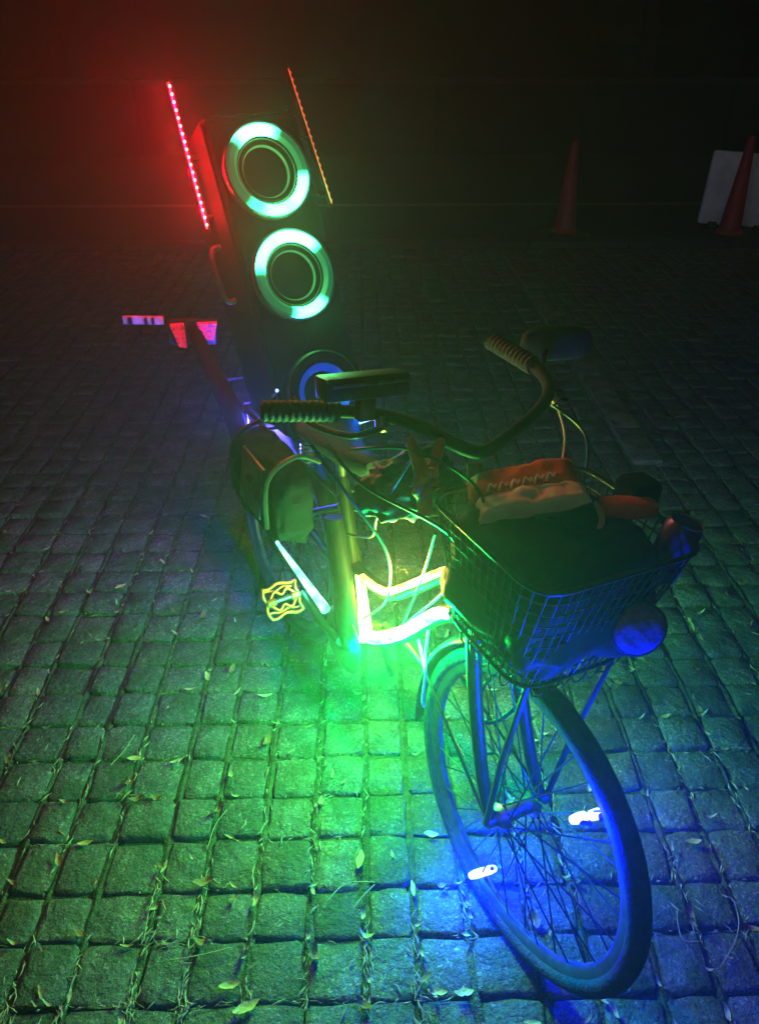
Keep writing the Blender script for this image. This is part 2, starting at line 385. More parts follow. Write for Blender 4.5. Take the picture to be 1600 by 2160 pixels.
# traffic cones and board across the kerb
def make_cone(x, y, h, label, rz=0):
    c = empty('traffic_cone', (x, y, -.03), (0, 0, rz)); tag(c, label, 'traffic cone', 'traffic cones on the road')
    MB().box((0, 0, .016), (.30, .30, .032), None, .008).build('base', 'cone_base', c)
    prof = [(.108, .03), (.105, .05), (.088, .06), (.03, h - .02), (.026, h), (.018, h), (.018, h - .05)]
    MB().lathe(prof, lambda a, b, z: (a, b, z), 28).build('body', 'cone_red', c)
make_cone(1.70, 6.50, .72, 'lone red traffic cone standing on the road without a board', .3)
make_cone(3.07, 6.42, .76, 'red traffic cone in front of the white board', .1)
bd = empty('barrier_board', (3.24, 6.72, -.03), (R(-9), R(4), R(-4))); tag(bd, 'white plastic barrier board leaning behind a red cone', 'barrier')
MB().box((0, 0, .31), (.64, .05, .58), None, .03).build('panel', 'board_white', bd)
for s in (-1, 1): MB().box((s * .2, .03, .02), (.07, .16, .045), None, .008).build('foot', 'cone_base', bd)

# ================================================================ the bicycle (x forward, y to its left, z up)
HEAD = math.atan2(-.872, .49)
bike = empty('bicycle', (-.235, 1.66, 0), (-.08, 0, HEAD))
tag(bike, 'black step-through bicycle with glowing frame strips and a loaded front basket', 'bicycle')
BM = Matrix.Translation((-.235, 1.66, 0)) @ Euler((-.08, 0, HEAD)).to_matrix().to_4x4()
def bw(p): return BM @ Vector(p)
def part(mb, name, m, parent=None, smooth=True): return mb.build(name, m, parent or bike, smooth)
RW = 0.304; HUBR = .021
def make_wheel(c, steer, front):
    w = empty('wheel', c, (0, 0, steer)); w.parent = bike
    # local: wheel plane x-z, axle along y
    MB().lathe([(RW - .002 + .0 * 0, 0)] and [(RW - .018 + .018 * math.cos(a), .0185 * math.sin(a)) for a in [2 * math.pi * k / 12 for k in range(12)]], lambda a, b, h: (a, h, b), 72, True).build('tyre', 'rubber', w)
    MB().lathe([(RW - .030, -.011), (RW - .030, .011), (RW - .046, .009), (RW - .052, .004), (RW - .052, -.004), (RW - .046, -.009)], lambda a, b, h: (a, h, b), 72, True).build('rim', 'rim_alloy', w)
    hub = MB().lathe([(.006, -.068), (.011, -.066), (.011, -.050), (.014, -.047), (.024, -.034), (.024, -.030), (.015, -.026), (.014, 0), (.015, .026), (.024, .030), (.024, .034), (.014, .047), (.011, .050), (.011, .066), (.006, .068)], lambda a, b, h: (a, h, b), 20).build('hub', 'dull_steel', w)
    for k in range(36):
        sgn = 1 if k % 2 else -1; a = 2 * math.pi * k / 36; off = R(46) * (1 if (k // 2) % 2 else -1)
        p0 = Vector((.022 * math.cos(a + off), .032 * sgn, .022 * math.sin(a + off))); p1 = Vector(((RW - .05) * math.cos(a), .003 * sgn, (RW - .05) * math.sin(a)))
        MB().tube([p0, p1], .0016 if front else .0013, 5).build('spoke', 'black_metal', w)
    return w
def fender(a0, a1, c, rad, hw, steer, name='fender'):
    V = []; Fs = []; n = 40
    rot = Matrix.Rotation(steer, 3, 'Z')
    prof = [(-1, -.012), (-.75, -.003), (0, 0.002), (.75, -.003), (1, -.012), (.95, -.0145), (0, -.001), (-.95, -.0145)]
    for i in range(n + 1):
        a = a0 + (a1 - a0) * i / n
        for u, d in prof:
            p = Vector(((rad + d) * math.cos(a), u * hw, (rad + d) * math.sin(a))); V.append(rot @ p + Vector(c))
    m = len(prof)
    for i in range(n):
        for k in range(m): k2 = (k + 1) % m; Fs.append((i * m + k, i * m + k2, (i + 1) * m + k2, (i + 1) * m + k))
    Fs.append(tuple(range(m))); Fs.append(tuple(n * m + k for k in range(m)))
    return part(MB().add(V, Fs), name, 'black_plastic')
FA = Vector((.993, -.014, RW)); ST = R(-3.2)
STM = Matrix.Translation(FA) @ Matrix.Rotation(ST, 4, 'Z')
def fw(p): return STM @ Vector((p[0], p[1], p[2] - RW)) if len(p) == 3 else None     # steered coordinates: x from the axle, z from the ground
rear_wheel = make_wheel((0, 0, RW), 0, False)
front_wheel = make_wheel(FA, ST, True)
fender(R(98), R(192), FA, RW + .018, .027, ST)
fender(R(10), R(190), (0, 0, RW), RW + .02, .027, 0)

# frame tubes
def tube(name, pts, r, m='frame_paint', n=6, seg=12): return part(MB().tube(smooth_path(pts, n), r, seg), name, m)
BBP = Vector((.42, 0, .268))
HT0, HT1 = Vector((.828, -.008, .585)), Vector((.776, -.006, .735))
part(MB().tube([HT0, HT1], .021, 16), 'head_tube', 'frame_paint')
upper = [(.357, 0, .425), (.42, 0, .425), (.512, 0, .448), (.60, 0, .525), (.70, -.002, .625), (.79, -.006, .70)]
lower = [(.42, 0, .272), (.50, 0, .315), (.595, 0, .402), (.70, -.002, .53), (.815, -.006, .62)]
tube('top_tube', upper, .016); tube('down_tube', lower, .019)
tube('seat_tube', [BBP, (.33, 0, .50), (.285, 0, .62)], .0165, n=4)
part(MB().tube([(.42, -.037, .268), (.42, .037, .268)], .023, 16), 'bottom_bracket', 'black_metal')
for s in (-1, 1):
    tube('chain_stay', [(.40, s * .022, .272), (.2, s * .05, .29), (0, s * .062, RW)], .010)
    tube('seat_stay', [(.31, s * .018, .56), (.12, s * .05, .43), (0, s * .062, RW)], .008)
    # fork blade with raked end
    part(MB().tube([fw(p) for p in smooth_path([(-.148, s * .040, .60), (-.11, s * .047, .50), (-.045, s * .053, .365), (0, s * .056, RW)], 5)], [.015 - .005 * i / 15 for i in range(16)], 10), 'fork_blade', 'black_metal')
    # stays of the front fender and the basket strut
    part(MB().tube([fw((0, s * .062, RW)), fw((-.29, s * .032, .40))], .0032, 6), 'fender_stay', 'black_metal')
    part(MB().tube([fw((0, s * .066, RW)), fw((.012, s * .075, .48)), fw((.02, s * .085 + .02, .652))], .0055, 8), 'basket_strut', 'black_metal')
    part(MB().tube([(0, s * .066, RW), (-.29, s * .03, .40)], .0032, 6), 'fender_stay', 'black_metal')
part(MB().tube([fw((-.148, -.046, .60)), fw((-.148, .046, .60))], .017, 12), 'fork_crown', 'black_metal')
part(MB().tube([HT1, HT1 + (HT1 - HT0) * .9], .014, 12), 'stem', 'black_metal')
# seat post and saddle
part(MB().tube([(.285, 0, .62), (.262, 0, .69)], .0135, 12), 'seat_post', 'dull_steel')
def saddle():
    V = []; Fs = []; n = 14; m = 14
    for i in range(n + 1):
        t = i / n; x = .42 - .25 * t
        hw = .022 + .075 * (t ** 1.7) if t < .85 else .022 + .075 * (.85 ** 1.7) * math.sqrt(max(0, 1 - ((t - .85) / .16) ** 2)) + .0
        z = .700 + .022 * (t - .45) ** 2 * 4
        th = .030 if 0 < i < n else .012
        for k in range(m):
            a = 2 * math.pi * k / m
            V.append((x, hw * math.cos(a), z + (th * .55 * math.sin(a) if math.sin(a) > 0 else th * math.sin(a) * 1.4)))
    for i in range(n):
        for k in range(m): k2 = (k + 1) % m; Fs.append((i * m + k, i * m + k2, (i + 1) * m + k2, (i + 1) * m + k))
    Fs += [tuple(range(m)), tuple(n * m + k for k in range(m))]
    return MB().add(V, Fs)
sd = part(saddle(), 'saddle', 'saddle_skin')
for s in (-1, 1):
    coil = [(.205 + .014 * math.cos(a), s * .05 + .014 * math.sin(a), .615 + a * .0016) for a in [k * .6 for k in range(62)]]
    MB().tube(coil, .0028, 6).build('saddle_spring', 'steel', sd)
# crank, chain ring, pedals
ringp = MB(); ringp.lathe([(.030, -.050), (.078, -.050), (.082, -.054), (.078, -.058), (.030, -.058)], lambda a, b, h: (.42 + a, h, .268 + b), 40, True); part(ringp, 'chain_ring', 'dull_steel')
part(MB().tube([(.42, -.06, .268), (.33, -.072, .268), (.262, -.080, .304)], [.013, .0105, .0115], 10), 'crank_arm', 'black_metal')
part(MB().tube([(.42, .06, .268), (.51, .072, .268), (.588, .080, .25)], [.013, .0105, .0115], 10), 'crank_arm', 'black_metal')
def pedal(c, sgn):
    p = empty('pedal', c, (R(6), R(52), R(4))); p.parent = bike; p.scale = (.88, .88, .88)
    for k, xx in enumerate((-.042, .042)):     # wavy front and rear cage plates
        pts = [(xx + (.004 * math.sin(t * 9)), sgn * (.0 + t * .095), 0) for t in [i / 20 for i in range(21)]]
        MB().tube(pts, .0042, 6).build('cage_plate', 'orange_cage', p)
        MB().tube([(xx * .72 + .003 * math.sin(t * 12), sgn * t * .095, -.008) for t in [i / 16 for i in range(17)]], .0032, 6).build('cage_plate', 'orange_cage', p)
    for yy in (.0, .095):
        MB().tube(smooth_path([(-.042, sgn * yy, 0), (-.02, sgn * (yy + .006), .002), (0, sgn * yy, 0), (.02, sgn * (yy + .006), .002), (.042, sgn * yy, 0)], 4), .0045, 6).build('cage_plate', 'orange_cage', p)
    for xx in (-1, 1):
        MB().tube(smooth_path([(xx * .008, sgn * .012, 0), (xx * .026, sgn * .03, 0), (xx * .014, sgn * .048, 0), (xx * .026, sgn * .066, 0), (xx * .008, sgn * .084, 0)], 4), .0038, 6).build('cage_plate', 'orange_cage', p)
    MB().tube([(0, -sgn * .012, 0), (0, sgn * .09, 0)], .006, 10).build('spindle', 'dull_steel', p)
    for yy in (.012, .083): MB().tube([(0, sgn * (yy - .012), 0), (0, sgn * (yy + .012), 0)], .0115, 10).build('bearing_boss', 'pedal_boss', p)
    return p
pedal((.262, -.092, .304), -1); pedal((.588, .095, .25), 1)
# battery case along the seat tube
cv = []
bc = MB(); V = []; Fs = []; n = 16; m = 16
for i in range(n + 1):
    t = i / n; c = Vector((.452, -.048, .235)).lerp(Vector((.338, -.048, .555)), t)
    e = 1 - max(0, (0.22 - t) / .22) ** 2.2; e = max(.12, e) if t > 0 else .08
    e2 = e * (1 - .25 * max(0, (t - .6) / .4))
    for k in range(m):
        a = 2 * math.pi * k / m; V.append(c + Vector((.038 * e2 * math.cos(a), .022 * e * math.sin(a), .013 * e2 * math.cos(a))))
for i in range(n):
    for k in range(m): k2 = (k + 1) % m; Fs.append((i * m + k, i * m + k2, (i + 1) * m + k2, (i + 1) * m + k))
Fs += [tuple(range(m)), tuple(n * m + k for k in range(m))]
part(bc.add(V, Fs), 'battery_case', 'saddle_skin')
part(MB().tube([(.41, .05, .26), (.37, .10, .13), (.35, .145, .012)], .0085, 10), 'kickstand', 'dull_steel')
# rear rack
rack = empty('rear_rack', (0, 0, 0)); rack.parent = bike
for y in (-.085, 0, .085): MB().tube(smooth_path([(.20, y, .652), (-.05, y, .652), (-.30, y, .655)], 4), .006, 8).build('rack_rail', 'black_metal', rack)
for x in (.20, .04, -.13, -.30): MB().tube([(x, -.088, .645), (x, .088, .645)], .0045, 8).build('rack_rung', 'black_metal', rack)
for s in (-1, 1):
    MB().tube([(-.08, s * .085, .648), (-.01, s * .068, RW + .005)], .005, 8).build('rack_leg', 'black_metal', rack)
    MB().tube([(.20, s * .085, .65), (.30, s * .02, .585)], .005, 8).build('rack_leg', 'black_metal', rack)
M['rack_fill'] = glow('rack_fill', (.2, .25, 1.0), 4)
for xx in (-.06, -.16): lamp(rack, (xx, -.06, .61), (.08, .06, 1.0), P['rack'], .01)  # unseen fill lamps added under the rack for blue spill on the ground
MB().tube([(-.03, -.045, .636), (-.11, -.045, .636)], .0025, 5).build('added_rack_light', 'rack_fill', rack)  # glowing tube added to go with the unseen fill lamps
# slanted arm behind the bag that carries the tail lamp
arm = part(MB().tube(smooth_path([(.10, -.118, .455), (-.06, -.112, .61), (-.22, -.115, .70), (-.372, -.12, .785)], 6), [.030, .030, .030, .029, .028, .028, .027, .027, .026, .026, .025, .024, .023, .022, .021, .020, .019, .018, .012], 10), 'carrier_arm', 'nylon')
tail = empty('tail_lamp', (-.355, -.123, .765), (0, R(12), R(-20))); tail.parent = bike
MB().box((-.012, 0, 0), (.016, .125, .075), None, .006).build('housing', 'black_plastic', tail)
def lens(pts): return MB().prism(pts, -.006, .006, lambda a, b, h: (.004 + h, a, b))
lens([(-.056, .028), (-.020, .032), (-.017, -.038), (-.036, -.036)]).build('lens', 'red_lens', tail, False)
lens([(.014, .034), (.066, .037), (.056, -.014), (.022, -.010)]).build('lens', 'red_lens', tail, False)
MB().box((-.02, -.125, .028), (.006, .105, .024), None, .002).build('number_tag', 'pale_tag', tail)
for k, (y, wd) in enumerate(((-.158, .010), (-.118, .007), (-.10, .006))): MB().box((-.0155, y, .028), (.003, wd, .018)).build('tag_mark', 'black_plastic', tail, False)

# pannier bag on the drive side
pan = empty('pannier_bag', (0, 0, 0)); pan.parent = bike
MB().blob((.16, -.118, .565), (.152, .050, .102), 64, 36, .5, .016, 24, None, 2).build('bag_body', 'nylon', pan)
MB().box((.17, -.171, .585), (.12, .006, .13), Euler((R(-4), R(3), 0)).to_matrix(), .0025).build('clear_pocket', 'clear_film', pan)
for x in (.07, .27): MB().tube(smooth_path([(x, -.05, .66), (x, -.11, .685), (x, -.176, .64), (x, -.178, .52)], 5), .006, 6).build('strap', 'black_plastic', pan)

# handlebar, grips, levers, cables
hb = empty('handlebar', (0, 0, 0)); hb.parent = bike
ctr = Vector((.745, -.004, .90))
left = [(.742, -.004, .895), (.722, .068, .905), (.69, .155, .92), (.648, .213, .938), (.58, .232, .955), (.46, .228, .964)]
right = [(.742, -.004, .895), (.71, -.04, .903), (.645, -.068, .912), (.60, -.115, .92), (.572, -.175, .925), (.535, -.30, .93)]
def lin(pts, n=5): return smooth_path(pts, n)
MB().tube(lin(right[::-1] + left[1:]), .0112, 12).build('bar', 'saddle_skin', hb)
for q, s in ((left, 1), (right, -1)):
    a, b = Vector(q[-2]), Vector(q[-1]); d = (b - a).normalized()
    gp = [a + d * (.0 + .13 * k / 24) for k in range(25)]
    MB().tube(gp, [.0165 + (.0022 if k % 2 else 0) for k in range(24)] + [.013], 14).build('grip', 'grip_rubber', hb)
    base = Vector(q[3]) + Vector((.01, 0, 0))
    MB().tube([base + Vector((0, 0, -.004)), base + Vector((.012, s * .006, -.016))], .012, 10).build('lever_clamp', 'steel', hb)
    MB().tube(smooth_path([base + Vector((.012, s * .004, -.012)), base + Vector((-.01, s * .05, -.03)), base + Vector((-.09, s * .085, -.035)), base + Vector((-.16, s * .085, -.015))], 5), .0062, 8).build('brake_lever', 'black_metal', hb)
# rear view mirror on the far grip end and a small cased box
MB().blob((.515, .345, .965), (.018, .078, .034), 26, 14, .6, 0, 8, Matrix.Rotation(R(-14), 3, 'Z')).build('mirror', 'saddle_skin', hb)
MB().tube([(.60, .232, .952), (.56, .275, .94), (.525, .31, .955)], .006, 8).build('mirror_arm', 'black_metal', hb)
cbx = MB().box((.60, -.150, .978), (.055, .145, .038), Euler((0, R(-12), R(-6))).to_matrix(), .006).build('control_box', 'black_plastic', hb)
MB().box((.631, -.150, .992), (.004, .135, .006), Euler((0, R(-12), R(-6))).to_matrix(), .001).build('trim', 'dull_steel', cbx)
MB().box((.612, -.150, .945), (.02, .03, .045), None, .004).build('box_mount', 'black_metal', hb)
cab = [
 [(.65, .22, .91), (.72, .26, .86), (.80, .17, .78), (.79, .05, .70)],
 [(.64, -.23, .905), (.74, -.22, .88), (.82, -.12, .82), (.80, -.03, .70)],
 [(.66, -.20, .90), (.76, -.14, .93), (.83, -.06, .86), (.76, -.04, .66), (.62, -.02, .46), (.60, -.022, .42), (.66, -.03, .60), (.72, -.06, .74)],
 [(.62, -.25, .90), (.66, -.19, .80), (.64, -.10, .66), (.55, -.03, .47), (.45, -.02, .34)],
 [(.70, -.1, .90), (.66, -.12, .80), (.58, -.09, .70), (.50, -.05, .60), (.36, -.03, .52)],
]
for k, c in enumerate(cab): MB().tube(smooth_path(c, 8), .0028, 7).build('brake_cable', 'cable', hb)
MB().tube(smooth_path([(.655, .235, .905), (.70, .225, .86), (.735, .19, .80), (.74, .16, .74)], 6), .0024, 6).build('shift_cable', 'white_cable', hb)
lamp_dot = glow('indicator_red', (1, .02, .12), 3.0)
MB().blob((.765, -.04, .855), (.003, .003, .003), 10, 6).build('indicator_light', lamp_dot, hb)
# brake on the fork and its looping hose
part(MB().tube([fw(p) for p in smooth_path([(-.13, .03, .60), (-.08, .055, .53), (-.10, .02, .43), (-.135, -.005, .40), (-.15, .005, .47), (-.115, .03, .545), (-.09, .02, .60)], 6)], .004, 8), 'brake_hose', 'cable')
part(MB().box(fw((-.125, 0, .655 - .03)), (.03, .085, .022), Matrix.Rotation(ST, 3, 'Z'), .005), 'brake_caliper', 'dull_steel')
# dark tool roll behind the bar
tr_ = MB().blob((.63, -.06, .785), (.045, .095, .05), 64, 40, .75, .024, 30, None, 9).build('tool_bag', 'bag_film', hb)

# basket (steered with the wheel)
bask = empty('basket', (0, 0, 0)); bask.parent = bike
BO = [(-.180, -.088), (.030, -.088), (.030, .125), (-.180, .125)]     # bottom corners, x from the axle
BI = [(-.225, -.118), (.060, -.118), (.060, .190), (-.225, .190)]     # rim corners
ZB, ZT = .652, .852
def rr_loop(poly, z, rad, n=6, up=0.0):
    out = []
    m = len(poly); cx = sum(p[0] for p in poly) / m; cyy = sum(p[1] for p in poly) / m
    for i in range(m):
        p = Vector(poly[i]); a = (Vector(poly[i - 1]) - p).normalized(); b = (Vector(poly[(i + 1) % m]) - p).normalized()
        p1 = p + a * rad; p2 = p + b * rad
        for k in range(n + 1):
            t = k / n; q = p1 * (1 - t) ** 2 + p * 2 * t * (1 - t) + p2 * t * t
            out.append((q.x, q.y, z))
    return out
def at_height(t):
    return [(a[0] + (b[0] - a[0]) * t, a[1] + (b[1] - a[1]) * t) for a, b in zip(BO, BI)]
def loop_pts(t, n):
    L = [Vector(p) for p in rr_loop(at_height(t), ZB + (ZT - ZB) * t, .05, 8)]
    d = [0]
    for i in range(len(L)): d.append(d[-1] + (L[(i + 1) % len(L)] - L[i]).length)
    out = []
    for k in range(n):
        s = d[-1] * k / n; i = max(j for j in range(len(L)) if d[j] <= s + 1e-9); u = (s - d[i]) / max(1e-9, d[i + 1] - d[i]); out.append(L[i].lerp(L[(i + 1) % len(L)], u))
    return out
NB = 60
loops = {t: loop_pts(t, NB) for t in [i / 9 for i in range(10)]}
ks = sorted(loops)
MB().tube([fw(p) for p in loops[ks[-1]]], .0042, 8, True).build('rim_wire', 'black_metal', bask)
MB().tube([fw(p) for p in loops[ks[0]]], .0036, 8, True).build('rim_wire', 'black_metal', bask)
wm = MB()
for t in ks[1:-1]: wm.tube([fw(p + Vector((random.uniform(-.001, .001), random.uniform(-.001, .001), random.uniform(-.001, .001)))) for p in loops[t]], .0014, 5, True)
for k in range(NB):
    wm.tube([fw(loops[t][k]) for i, t in enumerate(ks)], .0014, 5)
for k in range(9):
    u = (k + .5) / 9; x = -.178 + .205 * u; wm.tube([fw((x, -.088, ZB)), fw((x, .124, ZB))], .0014, 5)
    y = -.088 + .21 * u; wm.tube([fw((-.178, y, ZB)), fw((.029, y, ZB))], .0014, 5)
o = wm.build('wire_mesh', 'black_metal', bask)
# stray loops of wire at the front lower edge
lw = MB()
for k in range(16):
    b0 = Vector(loops[ks[0]][(8 + k * 2) % NB]); r0 = random.uniform(.008, .015)
    lw.tube([fw(b0 + Vector((r0 * math.cos(a) * .8, r0 * math.sin(a), random.uniform(-.002, .002) - .004 + r0 * .6 * math.sin(a * 2)))) for a in [2 * math.pi * j / 12 for j in range(12)]], .0015, 5, True)
lw.build('wire_loop', 'black_metal', bask)

# LED strips fixed to the frame
def strip_mat(name, color, strength): return glow(name, color, strength)
M['strip_warm'] = strip_mat('strip_warm', (.62, 1.0, .22), 7)
M['strip_warm_soft'] = strip_mat('strip_warm_soft', (1.0, .74, .13), 3.2)
M['strip_cool'] = strip_mat('strip_cool', (.30, 1.0, .62), 8)
M['strip_cyan'] = strip_mat('strip_cyan', (.30, 1.0, .78), 3.2)
facets(M['strip_warm_soft'], .55, 7.0, 38); facets(M['strip_cyan'], .8, 6.5, 34); facets(M['strip_cool'], 2.0, 16.0, 34)
lights = empty('light_strip', (0, 0, 0)); lights.parent = bike
def off(pts, dy, dz): return [Vector(p) + Vector((0, dy, dz)) for p in pts]
MB().tube(smooth_path(off([(.42, 0, .425), (.512, 0, .448), (.60, 0, .525), (.70, -.002, .625), (.735, -.002, .652)], -.014, .010), 3), .0085, 6).build('led_tube', 'strip_warm_soft', lights)
MB().tube(smooth_path(off([(.435, 0, .285), (.50, 0, .315), (.595, 0, .402), (.70, -.002, .53), (.74, -.004, .56)], -.020, .006), 3), [.0165 - .0005 * i for i in range(13)], 8).build('led_tube', 'strip_cool', lights)
MB().tube(smooth_path([(.462, -.018, .285), (.43, -.012, .36), (.402, -.010, .428)], 3), [.021, .018, .015, .013, .012, .011, .0105], 8).build('led_tube', 'strip_warm', lights)
MB().tube(smooth_path([(.36, -.070, .318), (.2, -.068, .325), (.075, -.068, .335)], 3), [.0125 - .0013 * i for i in range(7)], 8).build('led_tube', 'strip_cyan', lights)
for q, k in (((.455, -.055, .275), 1.5), ((.53, -.055, .315), 1.3), ((.61, -.055, .385), .9), ((.69, -.06, .48), .8)): lamp(lights, q, G_COOL, P['cool'] * k, .015)
for q in ((.50, -.045, .47), (.62, -.045, .58)): lamp(lights, q, O_WARM, P['orange'], .012)
for q in ((.435, -.048, .33), (.455, .03, .40)): lamp(lights, q, Y_WARM, P['warm'], .012)
for q in ((.15, -.095, .335), (.28, -.095, .325)): lamp(lights, q, C_STAY, P['stay'], .01)
# white wire to the strip
wr = MB().tube(smooth_path([(.70, -.03, .50), (.72, -.045, .46), (.74, -.055, .43), (.735, -.05, .36), (.73, -.04, .33)], 6), .0032, 7); wr.tube(smooth_path([(.66, -.02, .44), (.70, -.04, .445), (.74, -.055, .43)], 6), .0026, 7)
wr.build('strip_wire', 'white_cable', lights)

# lights clipped to the front spokes
M['spoke_led'] = glow('spoke_led', (.42, .48, 1.0), 4)
def spoke_light(ang, rad, half, nm):
    e = empty('spoke_light', (rad * math.cos(ang), 0, rad * math.sin(ang)), (0, 0, 0)); e.parent = front_wheel
    return e
sl = MB(); sl.tube([Vector((-.041 - .004, y, -.246 - (y) * .25)) for y in (-.034, -.031, -.02, 0, .02, .031, .034)], [.003, .0065, .0085, .0088, .0085, .0065, .003], 12)
sl.build('spoke_light', 'spoke_led', front_wheel)
sl = MB(); sl.tube([Vector((.137, y, .152 - (y) * .25)) for y in (-.034, -.031, -.02, -.004, -.002)], [.003, .0065, .0085, .0085, .004], 12); sl.tube([Vector((.142, y, .158 - y * .25)) for y in (.002, .004, .02, .03, .034)], [.004, .008, .0088, .0065, .003], 12)
sl.build('spoke_light', 'spoke_led', front_wheel)
for (x, z) in ((-.041, -.24), (.14, .155)):
    for yy in (-.022, .022): MB().tube([(x, yy, z), (x * 1.12, yy * .4, z * 1.05)], .0035, 8).build('light_clip', 'black_plastic', front_wheel)

for sx, sz in ((-.046, -.256), (.172, .182)):
    for yy, kk in ((-.040, .55), (.040, 1.25)): lamp(front_wheel, (sx, yy, sz), B_SPOKE, P['spoke'] * kk, .012)
# ================================================================ the loudspeaker on the rear rack
SC = Vector((-.002, .012, .997)); SN = Vector((.911, .021, .411)).normalized(); SV = Vector((-.407, -.11, .907)); SV = (SV - SN * SV.dot(SN)).normalized(); SL = SV.cross(SN)
if SL.y < 0: SL = -SL
rot = Matrix((SN, SL, SV)).transposed().to_4x4()
SPM = BM @ Matrix.Translation(SC) @ rot
spk = empty('loudspeaker', (0, 0, 0)); spk.matrix_world = SPM
tag(spk, 'tall black loudspeaker with two glowing green rings leaning on the rear rack', 'loudspeaker')
# local: x out of the front, y to the bike's left, z up the cabinet
W2 = .116
def cab_prof():
    return [(-.012, -.366), (-.012, .345), (-.03, .356), (-.17, .335), (-.185, .32), (-.20, -.281)]
prof = cab_prof()
bm = bmesh.new()
a = [bm.verts.new((x, -W2, z)) for x, z in prof]; b = [bm.verts.new((x, W2, z)) for x, z in prof]
bm.faces.new(a[::-1]); bm.faces.new(b)
for i in range(len(prof)): bm.faces.new((a[i], a[(i + 1) % len(prof)], b[(i + 1) % len(prof)], b[i]))
bmesh.ops.recalc_face_normals(bm, faces=bm.faces[:])
bmesh.ops.bevel(bm, geom=bm.edges[:], offset=.012, segments=3, affect='EDGES')
bm.verts.index_update(); mb = MB().add([v.co[:] for v in bm.verts], [[v.index for v in f.verts] for f in bm.faces]); bm.free()
mb.build('cabinet', 'cabinet', spk)

def ring_mat(name, hots, base, peak):
    # LED ring: strength follows the lit LED groups round the ring
    m = bpy.data.materials.new(name); m.use_nodes = True
    n, l = nodes_of(m); b = n['Principled BSDF']; b.inputs['Base Color'].default_value = (.06, .07, .065, 1); b.inputs['Roughness'].default_value = .35
    tc = n.new('ShaderNodeTexCoord'); sp = n.new('ShaderNodeSeparateXYZ'); l.new(tc.outputs['Object'], sp.inputs[0])
    at = n.new('ShaderNodeMath'); at.operation = 'ARCTAN2'; l.new(sp.outputs['Z'], at.inputs[0]); l.new(sp.outputs['Y'], at.inputs[1])
    tot = None
    for c, w, s in hots:
        d = n.new('ShaderNodeMath'); d.operation = 'SUBTRACT'; l.new(at.outputs[0], d.inputs[0]); d.inputs[1].default_value = c
        cs = n.new('ShaderNodeMath'); cs.operation = 'COSINE'; l.new(d.outputs[0], cs.inputs[0])
        mr = n.new('ShaderNodeMapRange'); mr.interpolation_type = 'SMOOTHERSTEP'; mr.inputs['From Min'].default_value = math.cos(w); mr.inputs['From Max'].default_value = math.cos(w * .35); mr.inputs['To Min'].default_value = 0; mr.inputs['To Max'].default_value = 1
        l.new(cs.outputs[0], mr.inputs['Value'])
        pw = n.new('ShaderNodeMath'); pw.operation = 'POWER'; l.new(mr.outputs['Result'], pw.inputs[0]); pw.inputs[1].default_value = 2.2
        ml = n.new('ShaderNodeMath'); ml.operation = 'MULTIPLY'; l.new(pw.outputs[0], ml.inputs[0]); ml.inputs[1].default_value = s * peak
        if tot is None: tot = ml
        else:
            ad = n.new('ShaderNodeMath'); ad.operation = 'ADD'; l.new(tot.outputs[0], ad.inputs[0]); l.new(ml.outputs[0], ad.inputs[1]); tot = ad
    ad = n.new('ShaderNodeMath'); ad.operation = 'ADD'; l.new(tot.outputs[0], ad.inputs[0]); ad.inputs[1].default_value = base
    b.inputs['Emission Color'].default_value = (.03, 1.0, .40, 1)
    l.new(ad.outputs[0], b.inputs['Emission Strength'])
    m.cycles.emission_sampling = 'NONE'
    return m
M['blue_lit_cone'] = glow('blue_lit_cone', (.004, .10, 1.0), .24)  # blue light on the lowest cone, put in as emission
M['blue_lit_cone'].node_tree.nodes['Principled BSDF'].inputs['Base Color'].default_value = (.1, .12, .2, 1)
def driver(z, r, ring_m, hub_lit):
    d = empty('driver', (0, 0, z)); d.parent = spk
    f = lambda a, b, h: (h, a, b)
    # frame and rolled ring diffuser
    MB().lathe([(r + .004, -.014), (r + .004, .004), (r, .008), (r - .002, .002)], f, 64).build('trim_ring', 'black_plastic', d)
    MB().lathe([(r - .001, .004), (r - .006, .011), (r - .018, .011), (r - .026, .002)], f, 44).build('light_ring' if hub_lit else 'surround', ring_m, d)
    MB().lathe([(r - .026, .002), (r - .031, -.003), (r - .036, .001), (r - .042, -.006)], f, 64).build('surround', 'cabinet', d) if hub_lit else None
    MB().lathe([(r - .026, .000), (r - .042, -.0065), (.036, -.038), (.034, -.036), (.028, -.026), (.015, -.018), (.0, -.016)], f, 64).build('cone', 'cone_fabric' if hub_lit else 'blue_lit_cone', d)
    return d
m1 = ring_mat('ring_light_upper', [(R(97), R(48), 1.0), (R(-36), R(34), .8), (R(-84), R(44), .7), (R(-118), R(28), .1)], .12, 45)
m2 = ring_mat('ring_light_lower', [(R(72), R(48), 1.0), (R(128), R(52), .8), (R(-80), R(40), .7)], .12, 45)
d1 = driver(.226, .098, m1, True); d2 = driver(0, .098, m2, True)
for dd, angs in ((d1, (97, -36, -84)), (d2, (72, 128, -80))):
    for a_ in angs: lamp(dd, (.03, .085 * math.cos(R(a_)), .085 * math.sin(R(a_))), G_RING, P['ring'], .02)
lamp(spk, (.06, -.03, -.335), B_FILL, P['bar'], .01); lamp(spk, (.06, .05, -.335), B_FILL, P['bar'], .01); driver(-.272, .094, 'cabinet', False)  # blue fill lamps added to light the lowest driver
